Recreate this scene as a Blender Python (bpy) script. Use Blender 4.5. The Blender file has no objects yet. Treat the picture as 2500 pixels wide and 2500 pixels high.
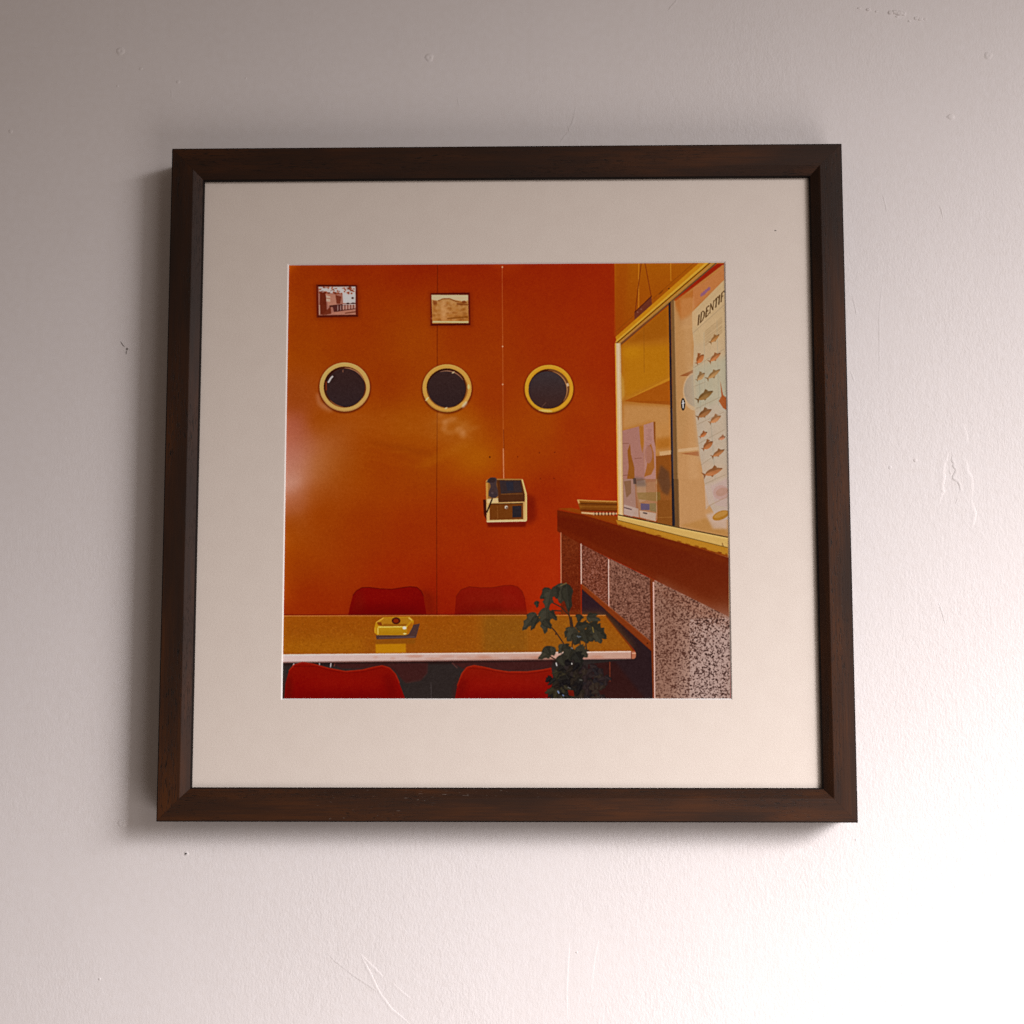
import bpy, bmesh, math, random
import numpy as np
from mathutils import Vector, Matrix

scene = bpy.context.scene
col = scene.collection
R = math.radians

# ------------------------------------------------------------------ camera
CZ = 1.55                                   # height of the picture's centre above the floor
cam_d = bpy.data.cameras.new('camera')
cam_d.sensor_fit = 'HORIZONTAL'
cam_d.sensor_width = 36.0
cam_d.lens = 36.0 * 3563.84 / 2500.0
cam_d.clip_start = 0.01
cam_d.clip_end = 50
cam = bpy.data.objects.new('camera', cam_d)
col.objects.link(cam)
STAND = 0.012                               # the frame hangs a little proud of the wall
cam.location = (0.0304, -1.2967 - STAND, CZ - 0.1604)
cam.rotation_euler = (1.6721, 0.0006, 0.0195)
scene.camera = cam

# ------------------------------------------------------------------ world, lamps, exposure
world = bpy.data.worlds.new('World')
scene.world = world
world.use_nodes = True
bg = world.node_tree.nodes['Background']
bg.inputs['Color'].default_value = (1.0, 0.77, 0.62, 1)      # warm bounce of the room
bg.inputs['Strength'].default_value = 0.12

def area(name, loc, aim, sx, sy, power, colour, spread):
    d = bpy.data.lights.new(name, 'AREA')
    d.shape = 'RECTANGLE'; d.size = sx; d.size_y = sy
    d.energy = power; d.color = colour; d.spread = R(spread)
    o = bpy.data.objects.new(name, d)
    o.location = loc
    o.rotation_euler = Vector(aim).to_track_quat('-Z', 'Y').to_euler()
    col.objects.link(o)
    return o
area('window_light', (3.2, -1.996, CZ + 0.59), (-1.372, 1.59, -1.43), 2.8, 1.5, 85.0, (1.0, 0.972, 0.985), 61.6)
area('shadow_fill', (1.35, -2.2, CZ + 0.75), (-1.35, 2.2, -0.75), 1.3, 1.3, 8.0, (1.0, 0.93, 0.88), 180)  # added soft fill lamp, lightens the shadow left of the frame
area('floor_bounce', (0.9, -1.3, CZ - 1.2), (-0.6, 1.3, 1.0), 1.0, 1.0, 8.5, (1.0, 0.93, 0.90), 180)

scene.cycles.use_denoising = False          # keep the fine grain a photograph has
scene.view_settings.view_transform = 'Standard'
scene.view_settings.look = 'None'
scene.view_settings.exposure = 0.0
scene.view_settings.gamma = 1.0
scene.view_settings.use_curve_mapping = False

# ------------------------------------------------------------------ helpers
def link(name, me, mats, parent=None, kind=None):
    o = bpy.data.objects.new(name, me)
    for m in (mats if isinstance(mats, (list, tuple)) else [mats]):
        me.materials.append(m)
    col.objects.link(o)
    if parent: o.parent = parent
    if kind: o['kind'] = kind
    return o

def mesh(verts, faces, smooth=False):
    me = bpy.data.meshes.new('m')
    me.from_pydata([tuple(v) for v in verts], [], faces)
    me.update()
    if smooth:
        for p in me.polygons: p.use_smooth = True
    return me

class NT:
    """short hand for building a node tree"""
    def __init__(s, name):
        s.m = bpy.data.materials.new(name); s.m.use_nodes = True
        s.t = s.m.node_tree; s.b = s.t.nodes['Principled BSDF']
    def n(s, typ, **kw):
        nd = s.t.nodes.new(typ)
        for k, v in kw.items():
            if k.startswith('i_'): nd.inputs[k[2:].replace('_', ' ')].default_value = v
            else: setattr(nd, k, v)
        return nd
    def l(s, a, b): s.t.links.new(a, b)
    def noise(s, vec, scale, detail=2, rough=.5):
        nd = s.n('ShaderNodeTexNoise'); nd.inputs['Scale'].default_value = scale
        nd.inputs['Detail'].default_value = detail; nd.inputs['Roughness'].default_value = rough
        s.l(vec, nd.inputs['Vector']); return nd.outputs['Fac']
    def ramp(s, fac, stops):
        nd = s.n('ShaderNodeValToRGB'); e = nd.color_ramp.elements
        while len(e) < len(stops): e.new(.5)
        for el, (p, c) in zip(e, stops): el.position = p; el.color = c if len(c) == 4 else (*c, 1)
        s.l(fac, nd.inputs['Fac']); return nd.outputs['Color']
    def mapping(s, vec, scale, loc=(0, 0, 0)):
        nd = s.n('ShaderNodeMapping'); nd.inputs['Scale'].default_value = scale
        nd.inputs['Location'].default_value = loc
        s.l(vec, nd.inputs['Vector']); return nd.outputs['Vector']
    def mix(s, fac, a, b, mode='MIX'):
        nd = s.n('ShaderNodeMix', data_type='RGBA', blend_type=mode)
        for inp, v in ((nd.inputs['Factor'], fac), (nd.inputs['A'], a), (nd.inputs['B'], b)):
            pass
        def put(i, v):
            if isinstance(v, (int, float)): nd.inputs[i].default_value = v
            elif isinstance(v, tuple): nd.inputs[i].default_value = (*v, 1) if len(v) == 3 else v
            else: s.l(v, nd.inputs[i])
        put(0, fac); put(6, a); put(7, b)
        return nd.outputs[2]
    def math(s, op, a, b=0.0, clamp=False):
        nd = s.n('ShaderNodeMath', operation=op); nd.use_clamp = clamp
        for i, v in enumerate((a, b)):
            if isinstance(v, (int, float)): nd.inputs[i].default_value = v
            else: s.l(v, nd.inputs[i])
        return nd.outputs[0]
    def bump(s, h, strength, dist, normal=None):
        nd = s.n('ShaderNodeBump'); nd.inputs['Strength'].default_value = strength
        nd.inputs['Distance'].default_value = dist
        s.l(h, nd.inputs['Height'])
        if normal is not None: s.l(normal, nd.inputs['Normal'])
        return nd.outputs['Normal']

# ------------------------------------------------------------------ materials
def wall_material():
    k = NT('wall_paint')
    pos = k.n('ShaderNodeNewGeometry').outputs['Position']
    tone = k.noise(pos, 3.0, 3)
    c = k.ramp(tone, [(.3, (.792, .735, .722)), (.7, (.818, .765, .762))])
    fine = k.noise(pos, 160, 2)
    c = k.mix(.5, c, k.ramp(fine, [(.3, (.778, .718, .70)), (.7, (.825, .775, .772))]))
    k.l(c, k.b.inputs['Base Color'])
    k.b.inputs['Roughness'].default_value = .62
    k.b.inputs['Specular IOR Level'].default_value = .25
    stip_v = k.mapping(pos, (1.0, 1.0, .62))
    stip = k.noise(stip_v, 520, 3, .55)
    roll = k.noise(k.mapping(pos, (1.0, 1.0, .55)), 170, 2, .5)
    sp = k.n('ShaderNodeSeparateXYZ'); k.l(pos, sp.inputs[0])
    lean = k.math('ADD', k.math('MULTIPLY', sp.outputs['X'], .40), k.math('MULTIPLY', k.math('SUBTRACT', sp.outputs['Z'], CZ), -.30))
    where = k.ramp(k.math('ADD', k.noise(pos, 6.5, 4), lean), [(.34, (.10,) * 3), (.78, (1,) * 3)])
    h = k.math('MULTIPLY', k.math('ADD', stip, k.math('MULTIPLY', roll, .8)), where)
    n1 = k.bump(k.noise(pos, 5.0, 3), .35, .006)
    n2 = k.bump(h, .65, .0007, n1)
    k.l(n2, k.b.inputs['Normal'])
    return k.m

def plain(name, colour, rough=.5, spec=.3):
    k = NT(name)
    tc = k.n('ShaderNodeTexCoord').outputs['Object']
    c = k.mix(k.noise(tc, 900, 2), tuple(v * .9 for v in colour), tuple(min(1, v * 1.1) for v in colour))
    k.l(c, k.b.inputs['Base Color'])
    k.b.inputs['Roughness'].default_value = rough
    k.b.inputs['Specular IOR Level'].default_value = spec
    return k.m

def wood_material(name, seed, fleck):
    k = NT(name)
    tc = k.n('ShaderNodeTexCoord').outputs['Object']
    off = (seed * 1.7, seed * .9, seed * 2.3)
    broad = k.noise(k.mapping(tc, (7, 40, 40), off), 1.0, 3)
    base = k.ramp(broad, [(.26, (.019, .0088, .0050)), (.48, (.036, .0132, .0054)), (.70, (.070, .0215, .0052))])
    grain = k.noise(k.mapping(tc, (26, 620, 620), off), 1.0, 4, .6)
    base = k.mix(k.math('MULTIPLY', k.ramp(grain, [(.38, (1,) * 3), (.56, (0,) * 3)]), .45), base, (.020, .010, .007))
    pore = k.noise(k.mapping(tc, (150, 1500, 1500), off), 1.0, 1)
    cluster = k.ramp(k.noise(k.mapping(tc, (9, 50, 50), off), 1.0, 2), [(.42, (0,) * 3), (.6, (1,) * 3)])
    pm = k.math('MULTIPLY', k.ramp(pore, [(.60, (0,) * 3), (.66, (1,) * 3)]), cluster)
    base = k.mix(k.math('MULTIPLY', pm, .9), base, (.006, .004, .003))
    if fleck:
        fl = k.noise(k.mapping(tc, (170, 1400, 1400), (31, 7, 3)), 1.0, 1)
        fm = k.ramp(fl, [(.735, (0,) * 3), (.76, (1,) * 3)])
        zone = k.ramp(k.noise(k.mapping(tc, (5, 20, 20), (2.2, 1, 0)), 1.0, 2), [(.47, (0,) * 3), (.6, (1,) * 3)])
        sx = k.n('ShaderNodeSeparateXYZ'); k.l(tc, sx.inputs[0])
        zone = k.math('MULTIPLY', zone, k.math('LESS_THAN', sx.outputs['X'], .07))
        base = k.mix(k.math('MULTIPLY', fm, zone), base, (.15, .12, .10))
    k.l(base, k.b.inputs['Base Color'])
    k.b.inputs['Roughness'].default_value = .52
    k.b.inputs['Specular IOR Level'].default_value = .20
    n = k.bump(k.math('SUBTRACT', grain, k.math('MULTIPLY', pm, 1.2)), .35, .00025)
    k.l(n, k.b.inputs['Normal'])
    return k.m

def mat_material():
    k = NT('mat_board')
    tc = k.n('ShaderNodeTexCoord').outputs['Object']
    f1 = k.noise(tc, 700, 2, .6)
    f2 = k.noise(tc, 60, 3)
    c = k.ramp(f1, [(.3, (.738, .645, .572)), (.7, (.788, .695, .622))])
    c = k.mix(.4, c, k.ramp(f2, [(.35, (.745, .650, .580)), (.65, (.782, .690, .618))]))
    k.l(c, k.b.inputs['Base Color'])
    k.b.inputs['Roughness'].default_value = .85
    k.b.inputs['Specular IOR Level'].default_value = .12
    k.l(k.bump(f1, .35, .0003), k.b.inputs['Normal'])
    return k.m

WALL = wall_material()
MAT = mat_material()
CORE = plain('mat_core', (.88, .84, .81), .8, .1)
STAIN = plain('dark_edge_stain', (.010, .006, .005), .7, .12)
BOARD = plain('brown_board', (.30, .21, .13), .9, .1)
HOLE = plain('dark_hole', (.012, .010, .009), .95, .02)
SMUDGE = plain('grey_smudge', (.27, .24, .23), .9, .05)

# ------------------------------------------------------------------ the wall
def ray(px, py, Y=0.0):
    """a point of the wall (or a plane parallel to it) from its place in the photograph, 2500 px wide"""
    Mx = cam.rotation_euler.to_matrix()
    d = Mx @ Vector(((px - 1250) / 3563.84, -(py - 1250) / 3563.84, -1))
    t = (Y - cam.location.y) / d.y
    return cam.location + d * t

def wall_sheet():
    # a single plastered wall, slightly uneven, reaching floor and ceiling height
    xs = np.linspace(-2.2, 2.2, 89); zs = np.linspace(0.0, 2.6, 53)
    v = []; f = []
    for z in zs:
        for x in xs:
            v.append((x, 0.0, z))
    nx = len(xs)
    for j in range(len(zs) - 1):
        for i in range(nx - 1):
            a = j * nx + i
            f.append((a, a + 1, a + 1 + nx, a + nx))
    n = len(v)                                  # give it thickness
    v += [(-2.2, .12, 0), (2.2, .12, 0), (2.2, .12, 2.6), (-2.2, .12, 2.6)]
    f += [(n + 1, n, n + 3, n + 2)]
    return mesh(v, f, True)
wall = link('wall', wall_sheet(), WALL, kind='structure')
wall['label'] = 'off-white painted plaster wall with fine roller stipple and small scars'

def ridge(name, pts, h, wl, wr, mats=None, taper=True, jitter=0.0, seed=0):
    """a low raised edge in the paint along a photo-space polyline; wl / wr = widths (m) of its left and right slopes"""
    rng = random.Random(seed)
    P = [ray(*p) for p in pts]
    # resample
    Q = [P[0]]
    for a, b in zip(P[:-1], P[1:]):
        n = max(1, int((b - a).length / .0009))
        for i in range(1, n + 1):
            q = a.lerp(b, i / n)
            if jitter and not (i == n and b is P[-1]):
                q = q + Vector((rng.uniform(-1, 1), 0, rng.uniform(-1, 1))) * jitter
            Q.append(q)
    v = []; f = []
    N = len(Q)
    for i, q in enumerate(Q):
        t = (Q[min(i + 1, N - 1)] - Q[max(i - 1, 0)]).normalized()
        s = Vector((t.z, 0, -t.x))
        if s.x < 0: s = -s                       # s points to the right
        k = 1.0
        if taper: k = min(1.0, min(i, N - 1 - i) / max(1.0, N * .22)) ** .7
        hh = h * .6 * k * rng.uniform(.75, 1.15) + 1e-6
        prof = [(-wl * (.3 + .7 * k), -2e-5), (-wl * .45 * k, hh * .42), (0, hh), (wr * .45 * k, hh * .42), (wr * (.3 + .7 * k), -2e-5)]
        for u, y in prof:
            v.append((q.x + s.x * u, -y, q.z + s.z * u))
    for i in range(N - 1):
        for j in range(4):
            a = i * 5 + j
            f.append((a, a + 1, a + 6, a + 5))
    me = mesh(v, f, True)
    bm = bmesh.new(); bm.from_mesh(me)
    bmesh.ops.recalc_face_normals(bm, faces=bm.faces)
    if sum(fc.normal.y for fc in bm.faces) > 0:
        bmesh.ops.reverse_faces(bm, faces=bm.faces)
    bm.to_mesh(me); bm.free()
    return link(name, me, mats or WALL, wall)

def bump_dot(name, px, py, r, h, sx=1.0, sz=1.0, dent=0.0, mats=None, seed=0):
    """a small raised paint blob, optionally with a dent in its middle"""
    rng = random.Random(seed)
    c = ray(px, py)
    rings = [(1.0, -2e-5), (.78, h * .45), (.52, h), (.28, h - dent * .6), (0.06, h - dent)]
    v = []; f = []; n = 14
    wob = [rng.uniform(.85, 1.15) for _ in range(n)]
    for rr, y in rings:
        for i in range(n):
            a = 2 * math.pi * i / n
            k = r * rr * (1 + (wob[i] - 1) * rr)
            v.append((c.x + k * sx * math.cos(a), -y, c.z + k * sz * math.sin(a)))
    for j in range(len(rings) - 1):
        for i in range(n):
            a = j * n + i; b = j * n + (i + 1) % n
            f.append((a, b, b + n, a + n))
    f.append(tuple(range((len(rings) - 1) * n, len(rings) * n)))
    return link(name, mesh(v, f, True), mats or WALL, wall)

# blobs and specks under the paint
for i, (x, y, r, h, dn) in enumerate([(294, 125, .0042, .0007, .0004), (1048, 141, .0044, .0008, .0004), (2413, 136, .0040, .0008, .0003),
                                      (2321, 285, .0034, .0007, 0), (2235, 1124, .0020, .0005, 0), (2173, 1142, .0018, .0004, 0),
                                      (298, 2010, .0040, .0006, .0004), (243, 2390, .0014, .0004, 0), (435, 200, .0020, .0004, 0),
                                      (287, 210, .0014, .0003, 0), (26, 321, .0022, .0004, 0), (600, 191, .0010, .0003, 0),
                                      (344, 168, .0018, .0003, 0), (1408, 2325, .0010, .0004, 0), (2090, 2050, .0012, .0003, 0)]):
    bump_dot('paint_blob', x, y, r, h, 1.25 if i == 3 else 1.0, .8 if i == 3 else 1.0, dn, seed=i)

# hairline cracks and scratches (dark side / bright side by which slope is steep)
S, G = .00040, .0055
lines = [
    ('crack', [(1654, -4), (1646, 6), (1636, 17), (1630, 27)], .00040, S, G * .5),
    ('crack', [(1405, 259), (1401, 280), (1396, 298), (1386, 317)], .00022, S, G * .5),
    ('crack', [(1386, 308), (1388, 320), (1376, 333), (1366, 350)], .00030, S, G * .5),
    ('scratch', [(1116, 236), (1119, 262)], .0002, S, G * .4),
    ('scratch', [(417, 218), (418, 240)], .0002, S, G * .4),
    ('scratch', [(2154, 475), (2160, 498), (2164, 520)], .00025, S, G * .4),
    ('scratch', [(2292, 498), (2302, 532)], .00028, S, G * .4),
    ('scratch', [(2157, 664), (2150, 720), (2145, 770), (2146, 850), (2145, 937)], .00016, S, G * .4),
    ('scratch', [(2079, 717), (2086, 748), (2092, 778)], .00022, S, G * .4),
    ('scratch', [(2075, 905), (2086, 935)], .00022, S, G * .4),
    ('scratch', [(2290, 1469), (2299, 1496), (2308, 1526)], .0003, S, G * .4),
    ('scratch', [(796, 2324), (815, 2346), (861, 2382), (919, 2421), (932, 2437)], .00022, S, G * .5),
    ('scratch', [(877, 2321), (906, 2376), (929, 2424), (958, 2463), (990, 2489), (1006, 2506)], .00036, G * .6, S),
    ('scratch', [(880, 2327), (906, 2353), (938, 2385)], .00028, G * .6, S),
    ('scratch', [(958, 2398), (980, 2418), (1003, 2437)], .00022, G * .6, S),
    ('scratch', [(1392, 2290), (1389, 2340), (1386, 2400), (1386, 2484)], .00020, G * .6, S),
    ('scratch', [(1463, 2288), (1452, 2350), (1444, 2430)], .00016, G * .6, S),
]
for i, (nm, pts, h, a, b) in enumerate(lines):
    ridge(nm, pts, h, a, b, seed=i, jitter=.00012)

z7 = lambda L: [(2200 + x * .2070, 1000 + y * .2070) for x, y in L]
ridge('flaked_edge', z7([(580, 490), (555, 520), (545, 600), (522, 640), (515, 740), (524, 800), (505, 880), (503, 930), (515, 965), (490, 1010), (465, 1080), (445, 1130)]),
      .00050, G, .00045, seed=41)
ridge('flaked_edge', z7([(595, 490), (600, 550), (588, 600), (615, 640), (603, 665), (640, 710), (625, 750), (603, 790), (615, 830), (660, 850), (685, 900), (697, 950), (678, 970), (697, 1000)]),
      .00055, .00045, G * .6, seed=42)
ridge('flaked_edge', z7([(568, 715), (575, 750), (590, 775)]), .0004, S, G * .3, seed=43)
ridge('flaked_edge', z7([(668, 1040), (650, 1080), (628, 1125)]), .0003, S, G * .4, seed=44)
ridge('flaked_edge', z7([(765, 150), (755, 220), (785, 290), (795, 400)]), .00018, G, S, seed=45)
ridge('flaked_edge', z7([(748, 555), (780, 620), (800, 730), (845, 790), (850, 850), (845, 1040)]), .00030, G, S, seed=46)
ridge('flaked_edge', z7([(840, 1050), (840, 1090), (860, 1140), (890, 1215), (875, 1310), (838, 1405)]), .00038, G, S, seed=47)
# crumbled plaster near the top right
for i, (x, y, r) in enumerate([(2098, 20, .0016), (2120, 24, .0022), (2140, 28, .0014), (2174, 31, .0026), (2186, 30, .0030), (2196, 33, .0034),
                               (2205, 34, .0026), (2190, 41, .0016), (2237, 45, .0022), (2247, 47, .0022), (2258, 47, .0014), (2220, 52, .0015)]):
    bump_dot('plaster_crumb', x, y, r, r * .42, 1.2, .75, r * .1, seed=60 + i)
# grey scuff beside the frame and a nail hole below it
def strip(name, pts, w, mats):
    P = [ray(*p) for p in pts]; v = []; f = []
    rng = random.Random(5)
    for i, q in enumerate(P):
        t = (P[min(i + 1, len(P) - 1)] - P[max(i - 1, 0)]).normalized(); s = Vector((t.z, 0, -t.x))
        ww = w * (.35 + .65 * math.sin(math.pi * (i + .6) / (len(P) + .2))) * rng.uniform(.8, 1.2)
        v += [(q.x - s.x * ww, -.00004, q.z - s.z * ww), (q.x, -.00022, q.z), (q.x + s.x * ww, -.00004, q.z + s.z * ww)]
    for i in range(len(P) - 1):
        for j in (0, 1): f.append((i * 3 + j, i * 3 + j + 1, i * 3 + j + 4, i * 3 + j + 3))
    return link(name, mesh(v, f, True), mats, wall)
strip('scuff_mark', [(294, 834), (297, 838), (300, 843), (304, 847)], .00045, SMUDGE)
strip('scuff_mark', [(309, 856), (308, 860), (308, 865)], .00045, SMUDGE)
bump_dot('scuff_mark', 310, 852, .0012, .0003, mats=SMUDGE, seed=3)
bump_dot('hole_rim', 455, 2084, .0024, .0006, dent=.0003, seed=9)
nh = bump_dot('nail_hole', 454, 2084, .0011, .0009, dent=.0002, mats=HOLE, seed=8)

# ------------------------------------------------------------------ the framed picture
FW, FH = 0.600, 0.596
frame = bpy.data.objects.new('picture_frame', None)
frame.location = (0, -STAND, CZ - FH / 2)
frame.empty_display_size = .1
col.objects.link(frame)
frame['label'] = 'dark brown wooden picture frame holding a matted colour photograph of an orange cafe'
frame['category'] = 'picture frame'

# cross-section of the moulding: (distance in from the outer edge, distance off the wall, material of the strip to the next point)
PROF = [(.0000, -.0095, 1), (.0000, .0286, 1), (.00035, .0294, 1), (.0011, .0298, 0), (.0104, .0300, 0), (.0196, .0300, 0), (.0202, .0298, 0),
        (.0275, .0245, 1), (.0281, .0240, 1), (.0284, .0234, 1), (.0284, .0200, 1), (.0210, .0200, 1), (.0210, -.0095, 1)]
def rail_mesh(length, seed):
    """one mitred rail lying along local X, its outer edge at z = 0 and its inner side at +z, its face to -y"""
    rng = random.Random(seed)
    nseg = 24
    v = []; f = []; mi = []
    n = len(PROF)
    for s in range(nseg + 1):
        t = s / nseg
        for u, d, _ in PROF:
            half = length / 2 - u - .00006              # mitre
            x = (-half + 2 * half * t)
            v.append((x, -d, u))
    for s in range(nseg):
        for i in range(n):
            a = s * n + i; b = s * n + (i + 1) % n
            f.append((a, b, b + n, a + n)); mi.append(PROF[i][2])
    f.append(tuple(range(n - 1, -1, -1))); mi.append(1)
    f.append(tuple(range(nseg * n, nseg * n + n))); mi.append(1)
    me = mesh(v, f)
    for p, m in zip(me.polygons, mi): p.material_index = m
    bm = bmesh.new(); bm.from_mesh(me); bmesh.ops.recalc_face_normals(bm, faces=bm.faces); bm.to_mesh(me); bm.free()
    return me
for (nm, L, loc, ry, seed, fl, lab) in [
        ('bottom', FW, (0, 0, 0), 0, 1, True, 'bottom rail with pale flecks in the grain'),
        ('right', FH, (FW / 2, 0, FH / 2), -90, 2, False, None),
        ('top', FW, (0, 0, FH), 180, 3, False, None),
        ('left', FH, (-FW / 2, 0, FH / 2), 90, 4, False, None)]:
    o = link('rail', rail_mesh(L, seed), [wood_material('stained_wood_' + nm, seed, fl), STAIN], frame)
    o.location = loc
    o.rotation_euler = (0, R(ry), 0)
    if lab: o['label'] = lab

# mat board with a bevelled window
PW, PH, PX, PZ = .3899, .3862, .0002, -.00024
ZC = FH / 2
MY, TH = -.0196, .0013
def rect(hw, hh, y, cx=0, cz=0):
    return [(cx - hw, y, ZC + cz - hh), (cx + hw, y, ZC + cz - hh), (cx + hw, y, ZC + cz + hh), (cx - hw, y, ZC + cz + hh)]
bw = .0011
o4 = rect(.278, .276, MY); i4 = rect(PW / 2 + bw, PH / 2 + bw, MY, PX, PZ)
b4 = rect(.278, .276, MY + TH); j4 = rect(PW / 2 + bw, PH / 2 + bw, MY + TH, PX, PZ)
quads = lambda a, b, fl=False: [((a + i, a + (i + 1) % 4, b + (i + 1) % 4, b + i) if not fl else (a + i, b + i, b + (i + 1) % 4, a + (i + 1) % 4)) for i in range(4)]
mat = link('mat_board', mesh(o4 + i4 + b4, quads(0, 4) + quads(8, 0)), MAT, frame)
p4 = rect(PW / 2, PH / 2, MY + TH - .00005, PX, PZ)
bev = link('window_bevel', mesh(i4 + p4, quads(0, 4)), CORE, mat)
bev['label'] = 'bright white cut edge of the mat window'
link('backing_board', mesh(rect(.2785, .2765, -.0175) + rect(.2785, .2765, -.0145),
     [(0, 1, 2, 3), (7, 6, 5, 4)] + quads(4, 0)), BOARD, frame)
# dust on the mat
for (px, py, c, r) in [(697, 562, (.95, .93, .92), .0005), (1893, 563, (.25, .22, .2), .0008)]:
    q = ray(px, py, MY - STAND); me = mesh([(q.x + r * math.cos(a) * 1.3, MY - (.0001 if k else .0004), q.z - (CZ - ZC) + r * math.sin(a) * .7)
        for k, a in [(1, 0), (1, 1.05), (1, 2.1), (1, 3.14), (1, 4.19), (1, 5.24)]] + [(q.x, MY - .0005, q.z - (CZ - ZC))],
        [(i, (i + 1) % 6, 6) for i in range(6)])
    link('dust_speck', me, plain('dust', c, .9, .05), mat)

# ------------------------------------------------------------------ the photographic print: its picture is drawn here, in numbers
#PRINT_BEGIN
N = 1200
CORN = [(706.1, 648.1), (1769.7, 640.9), (1782.2, 1706.2), (688.7, 1703.9)]
A_ = []; B_ = []
for (x, y), (u, v) in zip(CORN, [(0, 0), (1, 0), (1, 1), (0, 1)]):
    A_ += [[x, y, 1, 0, 0, 0, -u * x, -u * y], [0, 0, 0, x, y, 1, -v * x, -v * y]]; B_ += [u, v]
Hm = np.append(np.linalg.solve(np.array(A_), np.array(B_)), 1).reshape(3, 3)
Hi = np.linalg.inv(Hm)
KZ = 560 / 1932
OFF = {'A': (680, 620), 'B': (1230, 620), 'C': (680, 1170), 'D': (1230, 1170), 'P': None}
def cv(reg, pts):
    p = np.asarray(pts, float)
    if reg != 'P': p = np.array(OFF[reg]) + p * KZ
    q = np.c_[p, np.ones(len(p))] @ Hm.T
    return q[:, :2] / q[:, 2:] * N
def srgb(c):
    c = np.asarray(c, float) / 255
    return np.where(c <= .04045, c / 12.92, ((c + .055) / 1.055) ** 2.4)
rs = np.random.RandomState(7)
yy, xx = np.mgrid[0:N, 0:N] + .5
# photo-space position of every picture element
q = np.stack([xx / N, yy / N, np.ones_like(xx)], -1) @ Hi.T
PXX = (q[..., 0] / q[..., 2]).astype(np.float32); PYY = (q[..., 1] / q[..., 2]).astype(np.float32)

def blur(a, s):
    r = max(1, int(s * 2.5)); k = np.exp(-.5 * (np.arange(-r, r + 1) / s) ** 2); k /= k.sum()
    n = a.shape[0] + 2 * r
    def one(b):
        bp = np.pad(b, ((r, r), (0, 0)), 'edge'); out = np.zeros_like(b)
        for i, w in enumerate(k): out += w * bp[i:i + b.shape[0]]
        return out
    return one(one(a).T).T

# --- coloured wall: soft blend of sampled tints
smp = [('A', 100, 130, 135, 50, 2), ('A', 600, 130, 138, 44, 2), ('A', 1100, 100, 135, 36, 2), ('A', 1700, 150, 135, 34, 2), ('A', 200, 700, 140, 55, 2),
       ('A', 600, 700, 140, 46, 2), ('A', 1150, 690, 150, 66, 2), ('A', 1600, 700, 142, 46, 2), ('A', 900, 1100, 135, 42, 2), ('A', 130, 1250, 142, 62, 20),
       ('A', 110, 1450, 160, 85, 70), ('A', 110, 1650, 165, 92, 80), ('A', 100, 1850, 172, 110, 95), ('A', 350, 1420, 143, 62, 8), ('A', 700, 1500, 146, 58, 4),
       ('A', 1100, 1450, 153, 74, 4), ('A', 1480, 1440, 160, 88, 12), ('A', 1700, 1700, 165, 88, 4), ('A', 330, 1800, 150, 74, 16), ('A', 900, 1800, 143, 52, 3),
       ('A', 1250, 1700, 150, 68, 4), ('A', 1500, 1600, 155, 75, 6), ('A', 1800, 1200, 140, 40, 2), ('A', 500, 1750, 148, 66, 5),
       ('C', 90, 60, 185, 130, 112), ('C', 130, 180, 160, 85, 50), ('C', 300, 100, 150, 68, 14), ('C', 350, 300, 146, 58, 2), ('C', 100, 420, 148, 68, 12), ('C', 150, 700, 146, 62, 2),
       ('C', 700, 400, 140, 45, 2), ('C', 1100, 400, 142, 38, 3), ('C', 1500, 300, 145, 34, 4), ('C', 1700, 700, 150, 36, 5), ('C', 300, 1000, 145, 48, 8),
       ('C', 1000, 850, 148, 38, 5), ('C', 1400, 850, 145, 32, 4), ('C', 1350, 1080, 128, 26, 4),
       ('B', 400, 300, 138, 34, 2), ('B', 700, 500, 140, 32, 2), ('B', 400, 800, 140, 34, 2), ('B', 850, 900, 138, 28, 2), ('B', 300, 1450, 154, 70, 2),
       ('B', 600, 1500, 142, 38, 2), ('B', 800, 1700, 145, 33, 3), ('B', 200, 1700, 150, 56, 2), ('B', 100, 1500, 152, 62, 2),
       ('D', 300, 300, 150, 36, 6), ('D', 200, 700, 160, 44, 10), ('D', 330, 800, 166, 48, 12), ('D', 800, 100, 160, 42, 8), ('D', 350, 150, 135, 28, 4), ('D', 400, 600, 162, 42, 10)]
num = np.zeros((N, N, 3), np.float32); den = np.zeros((N, N, 1), np.float32)
for r_, x, y, *c in smp:
    px, py = OFF[r_][0] + x * KZ, OFF[r_][1] + y * KZ
    d2 = (PXX - px) ** 2 + (PYY - py) ** 2
    w = (1 / (d2 + 40 ** 2) ** 1.6)[..., None].astype(np.float32)
    num += w * np.asarray(c, np.float32); den += w
IMG = num / den                                    # picture in display values 0..255
g_ = np.array([(OFF[r_][0] + x * KZ - 1200, OFF[r_][1] + y * KZ - 1150) for r_, x, y, *c in smp]) / 500
c_ = np.array([c for *_, a_, b_, d_ in smp for c in [(a_, b_, d_)]], float)
hz = c_[:, 2] < 10
D_ = lambda X, Y: np.stack([np.ones_like(X), X, Y, X * X, Y * Y, X * Y], -1)
k_ = np.linalg.lstsq(D_(g_[hz, 0], g_[hz, 1]), c_[hz], rcond=None)[0]
base_ = D_((PXX - 1200) / 500, (PYY - 1150) / 500) @ k_
hazew = np.clip((IMG[..., 2:] - 8) / 30, 0, 1)
IMG = base_ + (IMG - base_) * (.5 + .5 * hazew) + np.array([3, 0, 0]) + (np.clip((PXX - 950) / 600, 0, 1) ** 1.2)[..., None] * np.array([5, 10, 1])
cloud = blur(rs.randn(N, N), 28); cloud /= cloud.std()
cl2 = blur(rs.randn(N, N), 9); cl2 /= cl2.std()
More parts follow.
